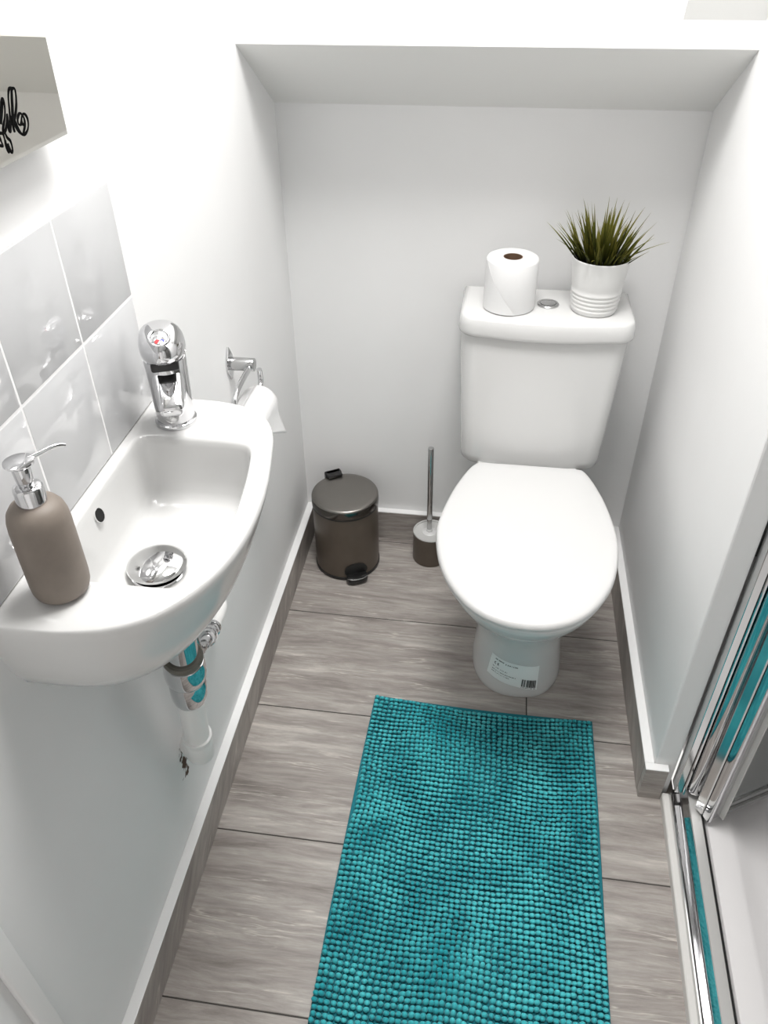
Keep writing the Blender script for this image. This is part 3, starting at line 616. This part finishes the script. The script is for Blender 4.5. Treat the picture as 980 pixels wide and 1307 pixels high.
# spout: rounded box swept forward and slightly down
def rrect(f, zc, w_, h, tilt=0.0, n_=36, e=3.4):
    out = []
    for i in range(n_):
        a = 2 * PI * i / n_; s = math.copysign(abs(math.cos(a)) ** (2 / e), math.cos(a)) * w_ / 2; z = math.copysign(abs(math.sin(a)) ** (2 / e), math.sin(a)) * h / 2
        out.append(tw(f + z * math.sin(tilt), s, zc + z * math.cos(tilt)))
    return out
bm = bmesh.new(); loft(bm, [rrect(f, RZ + z, w_, h, t_) for f, z, w_, h, t_ in ((-0.006, .064, .042, .050, 0), (.014, .063, .041, .046, 0), (.026, .061, .039, .039, .1), (.040, .058, .036, .030, .2), (.054, .054, .033, .023, .3), (.062, .0515, .031, .019, .35), (.066, .050, .027, .016, .35), (.0675, .0495, .020, .011, .35))]); obj('spout', bm, m_chrome, tp, angle=60)
bm = bmesh.new(); cyl(bm, tw(.056, 0, RZ + .046), tw(.053, 0, RZ + .037), 0.0105, 24, bev=.001); obj('aerator', bm, m_steel, tp)
# cartridge neck and a black block painting the shadow gap, then the domed lever handle with its front loop
bm = bmesh.new(); lathe(bm, [(0.0245, RZ + .0945), (0.0245, RZ + .1010)], (TXY.x, TXY.y, 0), 40); t = bmesh.new(); box(t, (0.0, -0.017, RZ + 0.0885), (0.0335, 0.017, RZ + 0.1008), 0.003, 3); merge(bm, t, 0, Matrix.Translation((TXY.x, TXY.y, 0)) @ Matrix.Rotation(TA, 4, 'Z')); obj('handle_gap_shade', bm, m_dark, tp)
bm = bmesh.new(); rg = []
def head(z, r, fwd, wf=1.0, n_=48):
    out = []
    for i in range(n_):
        a = 2 * PI * i / n_; c_, s_ = math.cos(a), math.sin(a); f = r * c_ + (fwd * max(0, c_) ** 1.5)
        s = r * s_ * (1 - 0.0 * max(0, c_)); out.append(tw(f, s, z - 0.14 * max(0, f - r * .3) * 0))
    return out
loft(bm, [head(RZ + z, r, fw) for z, r, fw in ((.1005, .0225, 0.004), (.1005, .0268, .010), (.103, .0285, .016), (.110, .0292, .022), (.118, .0285, .024), (.125, .0265, .023), (.131, .0232, .020), (.1355, .0185, .015), (.138, .012, .009), (.139, .005, .003))]); hnd = obj('lever_handle', bm, m_chrome, tp, angle=70)
# oval dished face on the front of the dome, with red and blue dots
nrm = (TF * 0.47 + Vector((0, 0, 0.88))).normalized(); pc = tw(.0335, 0, RZ + .1352); M = axis_matrix(pc, nrm)
bm = bmesh.new(); lathe(bm, [(0.0130, -.005), (0.0134, -.0010), (0.0126, 0.0006), (0.0112, 0.0004), (0.0100, -.0012), (0.001, -.0020)], n=40, M=M @ Matrix.Diagonal((1.0, 1.0, 1, 1)), cap0=False); obj('dished_face', bm, m_chrome, hnd)
bm = bmesh.new()
tdn = (TF * 0.88 - Vector((0, 0, 0.47))).normalized()
for s in (1,): cyl(bm, pc + tdn * 0.0062 - TS * 0.0025 - nrm * .004, pc + tdn * 0.0062 - TS * 0.0025 + nrm * .0006, 0.0034, 16)
obj('hot_dot', bm, m_redd, hnd, label='red dot')
bm = bmesh.new(); cyl(bm, pc + tdn * 0.0062 + TS * 0.0028 - nrm * .004, pc + tdn * 0.0062 + TS * 0.0030 + nrm * .0004, 0.0030, 16); obj('cold_dot', bm, m_blued, hnd, label='blue dot')

# ------------------------------------------------------------------ soap dispenser
SP = Vector((0.0565, -1.168, 0))
sd = thing('soap_dispenser', 'taupe soap bottle with chrome pump on the near corner of the basin', 'soap dispenser', (SP.x, SP.y, RZ))
bm = bmesh.new(); z0 = RZ + .0005
lathe(bm, [(0.017, z0), (0.0225, z0 + .0008), (0.0262, z0 + .004), (0.0282, z0 + .010), (0.0288, z0 + .018), (0.0288, z0 + .060), (0.0287, z0 + .085), (0.0280, z0 + .0945), (0.0260, z0 + .1020), (0.0222, z0 + .1075), (0.0170, z0 + .1108), (0.0130, z0 + .1118)], SP, 64); obj('bottle', bm, m_soap, sd, angle=60)
bm = bmesh.new(); lathe(bm, [(0.0130, z0 + .1105), (0.0137, z0 + .1112), (0.0137, z0 + .1265), (0.0130, z0 + .1287), (0.0108, z0 + .1302), (0.0072, z0 + .1308)], SP, 48); obj('collar', bm, m_chrome, sd)
bm = bmesh.new(); lathe(bm, [(0.0064, z0 + .1306), (0.0068, z0 + .1325), (0.0080, z0 + .1370), (0.0083, z0 + .1500), (0.0078, z0 + .1530)], SP, 40); obj('pump_stem', bm, m_chrome, sd)
bm = bmesh.new(); lathe(bm, [(0.0078, z0 + .1530), (0.0128, z0 + .1536), (0.0139, z0 + .1550), (0.0134, z0 + .1564), (0.0095, z0 + .1574), (0.002, z0 + .1578)], SP, 48); hd_ = obj('pump_head', bm, m_chrome, sd)
nd = Vector((math.cos(math.radians(50)), math.sin(math.radians(50)), 0))
bm = bmesh.new(); P = smooth_path([SP + nd * f + Vector((0, 0, z0 + z)) for f, z in ((0.008, .1550), (0.020, .1562), (0.031, .1574), (0.038, .1566), (0.043, .1545))], 5)
tube(bm, P, [0.0026 - 0.0008 * i / (len(P) - 1) for i in range(len(P))], 14); obj('nozzle', bm, m_chrome, sd)

# ------------------------------------------------------------------ bottle trap and pipes under the basin
tt = thing('bottle_trap', 'chrome waste trap with white plastic pipe below the basin', 'trap', (0.06, -1.0, 0.23))
p0, p1 = Vector((0.092, -1.026, 0.71)), Vector((0.034, -0.952, 0.235))
ax = (p1 - p0).normalized()
def along(d): return p0 + ax * d
L0 = (p0.z - 0.625) / -ax.z
MT = axis_matrix(p0, ax)
TK = 1.18
def tl_(prof, n=40):
    b2 = bmesh.new(); lathe(b2, [(r * TK, z) for r, z in prof], n=n, M=MT); return b2
obj('tail_pipe', tl_([(0.0188, 0.014), (0.0188, 0.13)]), m_chrome, tt)
obj('compression_washer', tl_([(0.0190, .119), (0.0222, .1195), (0.0235, .1215), (0.0238, .127), (0.0230, .130), (0.020, .131)]), m_rubber, tt, label='dark rubber ring')
obj('bell_nut', tl_([(0.021, .130), (0.0238, .132), (0.0250, .142), (0.0256, .158), (0.0250, .170), (0.0235, .176), (0.0215, .179)]), m_chrome, tt)
obj('cup', tl_([(0.0215, .178), (0.0226, .180), (0.0226, .222), (0.0212, .232), (0.0185, .239), (0.0165, .241)]), m_chrome, tt)
obj('waste_pipe', tl_([(0.0168, .239), (0.0168, .390)]), m_pvc, tt, label='white plastic pipe')
bm = tl_([(0.0172, .355), (0.0198, .3555), (0.0200, .358), (0.0200, .366), (0.0192, .368), (0.0192, .370), (0.0200, .372), (0.0200, .392), (0.0195, .394)])
e0 = along(.388); P = smooth_path([e0, e0 + ax * .020, e0 + ax * .038 + Vector((-.002, .006, 0)), e0 + ax * .048 + Vector((-.010, .014, .0)), e0 + ax * .051 + Vector((-.034, .034, 0))], 5)
tube(bm, P, 0.0228, 24); obj('elbow', bm, m_pvc, tt, label='white plastic elbow into the wall')
# side arm with knurled nuts to the isolating valve (water feed)
fv = thing('supply_valve', 'chrome isolating valve on a white water pipe behind the trap', 'valve', (0.03, -0.86, 0.45))
bm = bmesh.new(); tube(bm, smooth_path([(0.0, -0.745, 0.438), (0.024, -0.75, 0.441), (0.037, -0.77, 0.444), (0.0405, -0.822, 0.448)], 5), 0.0118, 20); obj('feed_pipe', bm, m_pvc, fv, label='white plastic pipe')
d = Vector((0.012, -0.075, 0.035)); a0 = Vector((0.0405, -0.820, 0.448)); MV = axis_matrix(a0, d)
bm = bmesh.new(); lathe(bm, [(0.0118, 0), (0.0140, .001), (0.0140, .010), (0.0120, .012), (0.0095, .0125), (0.0095, .020), (0.0125, .021), (0.0125, .030)], n=24, M=MV); obj('compression_nut', bm, m_chrome, fv)
bm = bmesh.new(); lathe(bm, [(0.0125, .030), (0.0142, .031), (0.0142, .034), (0.0120, .0345), (0.0120, .040), (0.0142, .041), (0.0142, .050), (0.0110, .052), (0.0095, .052), (0.0090, .075)], n=24, M=MV); obj('valve_body', bm, m_chrome, fv)
bm = bmesh.new(); P = smooth_path([a0 + d.normalized() * .072, a0 + d.normalized() * .11 + Vector((0, 0, .01)), Vector((0.05, -0.925, 0.60)), Vector((0.045, -0.93, 0.695))], 6); tube(bm, P, 0.0072, 14); obj('flexible_hose', bm, m_steel, fv)

# ------------------------------------------------------------------ toilet roll holder and hanging roll
ho = thing('toilet_roll_holder', 'chrome toilet roll holder on the wall beyond the basin', 'toilet roll holder', (0.0, -0.462, 0.754))
bm = bmesh.new(); P = smooth_path([(0, -0.462 + a, 0.754 + c_) for a, c_ in ((0, .032), (.0085, .022), (.0165, .008), (.0165, -.008), (.0085, -.022), (0, -.032), (-.0085, -.022), (-.0165, -.008), (-.0165, .008), (-.0085, .022))], 4, True)
loft(bm, [[Vector((x, -0.462 + (p.y + .462) * s, 0.754 + (p.z - .754) * s)) for p in P] for x, s in ((0.0, 1), (0.003, 1), (0.0042, .94))]); obj('wall_plate', bm, m_chrome, ho)
bm = bmesh.new(); cyl(bm, (0.004, -0.462, 0.754), (0.048, -0.462, 0.754), 0.0120, 32, bev=.0008); obj('post', bm, m_steel, ho)
bm = bmesh.new(); P = smooth_path([(0.041, -0.470, 0.752), (0.041, -0.520, 0.752), (0.041, -0.556, 0.747), (0.041, -0.573, 0.735), (0.041, -0.576, 0.714), (0.041, -0.566, 0.691), (0.041, -0.545, 0.684), (0.041, -0.50, 0.683), (0.041, -0.45, 0.684), (0.041, -0.424, 0.689), (0.041, -0.416, 0.700), (0.041, -0.418, 0.722)], 6)
tube(bm, P, 0.0052, 14); obj('hook_rail', bm, m_chrome, ho)
hr = thing('hanging_toilet_roll', 'partly used white toilet roll hanging on the wall holder behind the basin', 'toilet roll', (0.041, -0.485, 0.66))
bm = bmesh.new(); M = axis_matrix((0.041, -0.535, 0.6625), (0, 1, 0))
lathe(bm, [(0.0195, 0.0005), (0.033, 0.0), (0.0345, .002), (0.0347, .05), (0.0345, .098), (0.033, .0998), (0.0195, .0995)], n=48, M=M, cap0=False, cap1=False); obj('paper', bm, m_paper, hr)
bm = bmesh.new(); lathe(bm, [(0.0178, 0.001), (0.0195, 0.001), (0.0195, .099), (0.0178, .099), (0.0178, .001)], n=32, M=M, cap0=False, cap1=False); obj('cardboard_core', bm, m_core, hr)
bm = bmesh.new(); prof = []
for i in range(9):
    a = math.radians(100 - 90 * i / 8); prof.append((0.041 + 0.0353 * math.cos(a), 0.6625 + 0.0353 * math.sin(a)))
lowz = lambda v: 0.655 - 0.062 * v
rg = []
for j in range(13):
    v = j / 12; y = -0.534 + 0.098 * v; ring = [Vector((x, y + 0.0, z)) for x, z in prof]
    zl = lowz(v)
    for i in range(1, 9):
        t = i / 8; ring.append(Vector((0.0758 + 0.010 * t * t * v, y + 0.006 * t * t * v, 0.665 + (zl - 0.665) * t)))
    rg.append(ring)
R1 = [r for r in rg]; 
Vv = [[bm.verts.new(p) for p in r] for r in rg]
for i in range(12):
    for j in range(len(rg[0]) - 1): bm.faces.new((Vv[i][j], Vv[i][j + 1], Vv[i + 1][j + 1], Vv[i + 1][j]))
o = obj('hanging_sheet', bm, m_paper, hr, angle=80); so = o.modifiers.new('thick', 'SOLIDIFY'); so.thickness = 0.0005; so.offset = 1

# ------------------------------------------------------------------ bath mat
def mat_pt(u, v):      # u across 0..1, v along 0 (far) .. 1 (near)
    L = 0.80; xl = 0.275 - 0.014 * min(1, v * 1.6); xr = 0.7475 - 0.004 * min(1, v * 2) - 0.010 * max(0, v - .5)
    yl = -0.572 - L * v; yr = -0.580 - L * v
    bow = 0.004 * math.sin(v * 5 + 1) * (u - .5)
    return Vector((xl + (xr - xl) * u + bow, yl + (yr - yl) * u - 0.006 * math.sin(PI * u) * (1 - v), 0))
rug = thing('bath_mat', 'teal chenille bath mat lying on the floor in front of the toilet', 'mat', (0.51, -0.97, 0.0))
bm = bmesh.new(); K = 24
ring = [mat_pt(i / K, 0) for i in range(K)] + [mat_pt(1, i / 40) for i in range(40)] + [mat_pt(1 - i / K, 1) for i in range(K)] + [mat_pt(0, 1 - i / 40) for i in range(40)]
cc = Vector((0.51, -0.975, 0))
loft(bm, [[Vector((cc.x + (p.x - cc.x) * s, cc.y + (p.y - cc.y) * s, z)) for p in ring] for s, z in ((0.995, 0.0008), (1.0, 0.002), (1.0, 0.0045), (0.994, 0.006))]); obj('backing', bm, m_rugbase, rug, smooth=False)
# the pile: thousands of short chenille tufts leaning in drifting rows
t = bmesh.new(); bmesh.ops.create_icosphere(t, subdivisions=2, radius=1.0); tv = [v.co.copy() for v in t.verts]; tf = [tuple(v.index for v in f.verts) for f in t.faces]; t.free()
random.seed(8); V, F = [], []
NU, NV = 47, 78
for j in range(NV):
    for i in range(NU):
        u = (i + 0.5) / NU; v = (j + 0.5) / NV
        p = mat_pt(0.006 + u * 0.988, 0.004 + v * 0.992)
        n1 = noise.noise(Vector((u * 3.0, v * 4.5, 0.3))); n2 = noise.noise(Vector((u * 3.2 + 9, v * 4.2, 5.3))); n3 = noise.noise(Vector((u * 14, v * 22, 2.0)))
        lx = 0.35 * n1 + random.uniform(-.10, .10); ly = -0.35 + 0.75 * n2 + random.uniform(-.12, .12)
        px = p.x + 0.0065 * n1 + 0.0012 * n3 + random.uniform(-.0005, .0005); py = p.y + 0.0070 * n2 + random.uniform(-.0005, .0005)
        rx, ry, rz = 0.0051 * random.uniform(.90, 1.08), 0.0044 * random.uniform(.90, 1.08), 0.0078 * random.uniform(.90, 1.10)
        b0 = len(V)
        for c in tv:
            z = c.z * rz; V.append((px + c.x * rx + lx * (z + rz), py + c.y * ry + ly * (z + rz) * .8, 0.0046 + rz * .85 + z * (1 - .15 * abs(ly))))
        F.extend([(a + b0, b_ + b0, c + b0) for a, b_, c in tf])
off = ROOT[rug.name]
me = bpy.data.meshes.new('chenille_pile'); me.from_pydata([(x - off.x, y - off.y, z - off.z) for x, y, z in V], [], F); me.shade_smooth(); me.materials.append(m_rug)
o = bpy.data.objects.new('chenille_pile', me); link(o, rug); o['kind'] = 'stuff'

# ------------------------------------------------------------------ shower
bm = bmesh.new(); box(bm, (W + 0.052, 0.0, -0.05), (SX + 0.1, 0.12, 2.4)); struct(obj('wall_shower', bm, m_showerwall, smooth=False))
bm = bmesh.new(); box(bm, (SX, SY, -0.05), (SX + 0.1, 0.0, 2.4)); struct(obj('wall_side', bm, m_showerwall, smooth=False))
tray = thing('shower_tray', 'low white acrylic shower tray beyond the chrome threshold', 'shower tray', (1.28, -0.86, -0.02))
bm = bmesh.new()
def trr(i, z, r=0.03):
    x0, x1, y0, y1 = 0.905 + i, SX - 0.003 - i, SY + 0.003 + i, -0.003 - i; out = []
    for cx, cy, a0 in ((x1 - r, y1 - r, 0), (x0 + r, y1 - r, PI / 2), (x0 + r, y0 + r, PI), (x1 - r, y0 + r, 1.5 * PI)):
        for k in range(6): a = a0 + PI / 2 * k / 5; out.append(Vector((cx + r * math.cos(a), cy + r * math.sin(a), z)))
    return out
loft(bm, [trr(0, -0.03), trr(0, 0.028), trr(.004, 0.034), trr(.045, 0.034), trr(.055, 0.031), trr(.075, 0.018), trr(.12, 0.014), trr(.30, 0.010)])
for v in bm.verts:
    xl = 0.9395 + 0.0272 * (v.co.y + 0.748); v.co.x += (xl - 0.905) * (1 - (v.co.x - 0.905) / (SX - 0.905))
obj('tray_pan', bm, m_tray, tray)
bm = bmesh.new(); lathe(bm, [(0.045, 0.0105), (0.045, 0.014), (0.04, 0.0165), (0.002, 0.0175)], (1.30, -0.9, 0), 40); obj('drain_cover', bm, m_chrome, tray)

se = thing('shower_threshold', 'chrome threshold rail along the floor edge of the shower', 'shower rail', (0.90, -1.22, 0.0))
K0, K1 = Vector((0.8705, -0.748, 0)), Vector((0.8445, -1.70, 0)); kd = (K1 - K0).normalized(); kn = Vector((-kd.y, kd.x, 0)); kn = kn if kn.x > 0 else -kn
def strip(prof, mats, name, parent, start=0.0, label=None):
    bm = bmesh.new(); L = (K1 - K0).length
    loft(bm, [[K0 + kd * s + kn * a + Vector((0, 0, z)) for a, z in prof] for s in (start, L)]); return obj(name, bm, mats, parent, smooth=name != 'sill_rail', angle=35, label=label)
strip([(0.0, 0.0), (0.0, 0.018), (0.002, 0.0205), (0.0115, 0.0205), (0.0135, 0.019), (0.0135, 0.0)], m_seal, 'edge_trim', se, 0.0, 'off-white trim strip')
strip([(0.0138, 0.0), (0.0138, 0.020), (0.0150, 0.0230), (0.0172, 0.0240), (0.0195, 0.0232), (0.0208, 0.021), (0.0212, 0.0)], m_alu, 'front_lip', se, 0.0)
strip([(0.0215, 0.0), (0.0215, 0.0195), (0.0325, 0.0210), (0.0330, 0.0228), (0.0428, 0.0370), (0.0434, 0.0383), (0.0438, 0.0386), (0.0438, 0.0)], m_chrome, 'sill_rail', se, -0.012)
strip([(0.0440, 0.0), (0.0440, 0.0388), (0.058, 0.0392), (0.0622, 0.0388), (0.0635, 0.037), (0.0635, 0.0)], m_cappale, 'track_cap', se, -0.012, 'satin pale grey track')
strip([(0.0640, 0.030), (0.0640, 0.0385), (0.0668, 0.0385), (0.0668, 0.030)], m_dark, 'rubber_seal', se, 0.03, 'thin black rubber line')

ch = thing('shower_enclosure', 'chrome upright channel and pivot post fixed to the wall end beside the shower door', 'shower enclosure', (0.905, -0.75, 0.03))
ZT = 1.95
def upright(name, prof, mat_, z0, parent, zt=ZT, angle=35):
    bm = bmesh.new(); loft(bm, [[Vector((x, y, z)) for x, y in prof] for z in (z0, zt)]); return obj(name, bm, mat_, parent, angle=angle)
upright('wall_channel', [(0.8885, -0.732), (0.8885, -0.757), (0.8895, -0.758), (0.9005, -0.758), (0.9015, -0.757), (0.9015, -0.732)], m_alu, 0.042, ch)
upright('channel_lip', [(0.902, -0.732), (0.902, -0.7605), (0.903, -0.7615), (0.9055, -0.7615), (0.9065, -0.7605), (0.9065, -0.732)], m_chrome, 0.042, ch)
bm = bmesh.new(); lathe(bm, [(0.012, 0.048), (0.0165, 0.050), (0.0185, 0.054), (0.0190, 0.060), (0.0190, ZT)], (0.9265, -0.750, 0), 40); obj('pivot_post', bm, m_chrome, ch)

dr = thing('shower_door', 'open framed glass shower door folded inward', 'shower door', (0.95, -0.79, 0.04))
DP = Vector((0.9405, -0.800, 0)); dd = Vector((0.87, 0.49, 0)).normalized(); dn = Vector((dd.y, -dd.x, 0))     # dn points towards the camera side
def dprof(P, z0, zt, name, mat_, parent=dr, label=None):
    bm = bmesh.new(); loft(bm, [[DP + dd * a + dn * b_ + Vector((0, 0, z)) for a, b_ in P] for z in (z0, zt)]); return obj(name, bm, mat_, parent, angle=35, label=label)
dprof([(-0.012, -0.020), (-0.012, -0.004), (-0.010, -0.002), (0.004, -0.002), (0.006, -0.004), (0.006, -0.020)], 0.048, 1.90, 'inner_stile', m_alu)
dprof([(-0.010, 0.000), (-0.011, 0.012), (-0.009, 0.0155), (-0.006, 0.017), (-0.003, 0.0165), (-0.001, 0.014), (0.001, 0.0125), (0.012, 0.0125), (0.016, 0.013), (0.018, 0.0125), (0.019, 0.011), (0.019, 0.000)], 0.047, 1.90, 'outer_stile', m_chrome)
dprof([(0.0195, 0.004), (0.0195, 0.021), (0.0225, 0.021), (0.0225, 0.004)], 0.045, 1.90, 'seal_strip', m_seal, label='off-white plastic seal')
dprof([(0.018, 0.003), (0.018, 0.008), (0.50, 0.008), (0.50, 0.003)], 0.075, 1.88, 'glass_panel', m_glass)
bm = bmesh.new(); pr = [(-0.004, 0.048), (-0.004, 0.054), (0.001, 0.056), (0.001, 0.078), (0.003, 0.080), (0.010, 0.080), (0.012, 0.078), (0.012, 0.062), (0.015, 0.060), (0.015, 0.048)]
loft(bm, [[DP + dd * a + dn * b_ + Vector((0, 0, z)) for b_, z in pr] for a in (0.0235, 0.52)]); obj('bottom_rail', bm, m_chrome, dr, angle=35)
dprof([(0.50, -0.004), (0.50, 0.016), (0.52, 0.016), (0.52, -0.004)], 0.048, 1.90, 'fold_stile', m_alu)
bm = bmesh.new(); loft(bm, [[DP + dd * a + dn * b_ + Vector((0, 0, z)) for b_, z in ((-.004, 1.88), (-.004, 1.91), (.016, 1.91), (.016, 1.88))] for a in (0.02, 0.52)]); obj('top_rail', bm, m_alu, dr, angle=35)
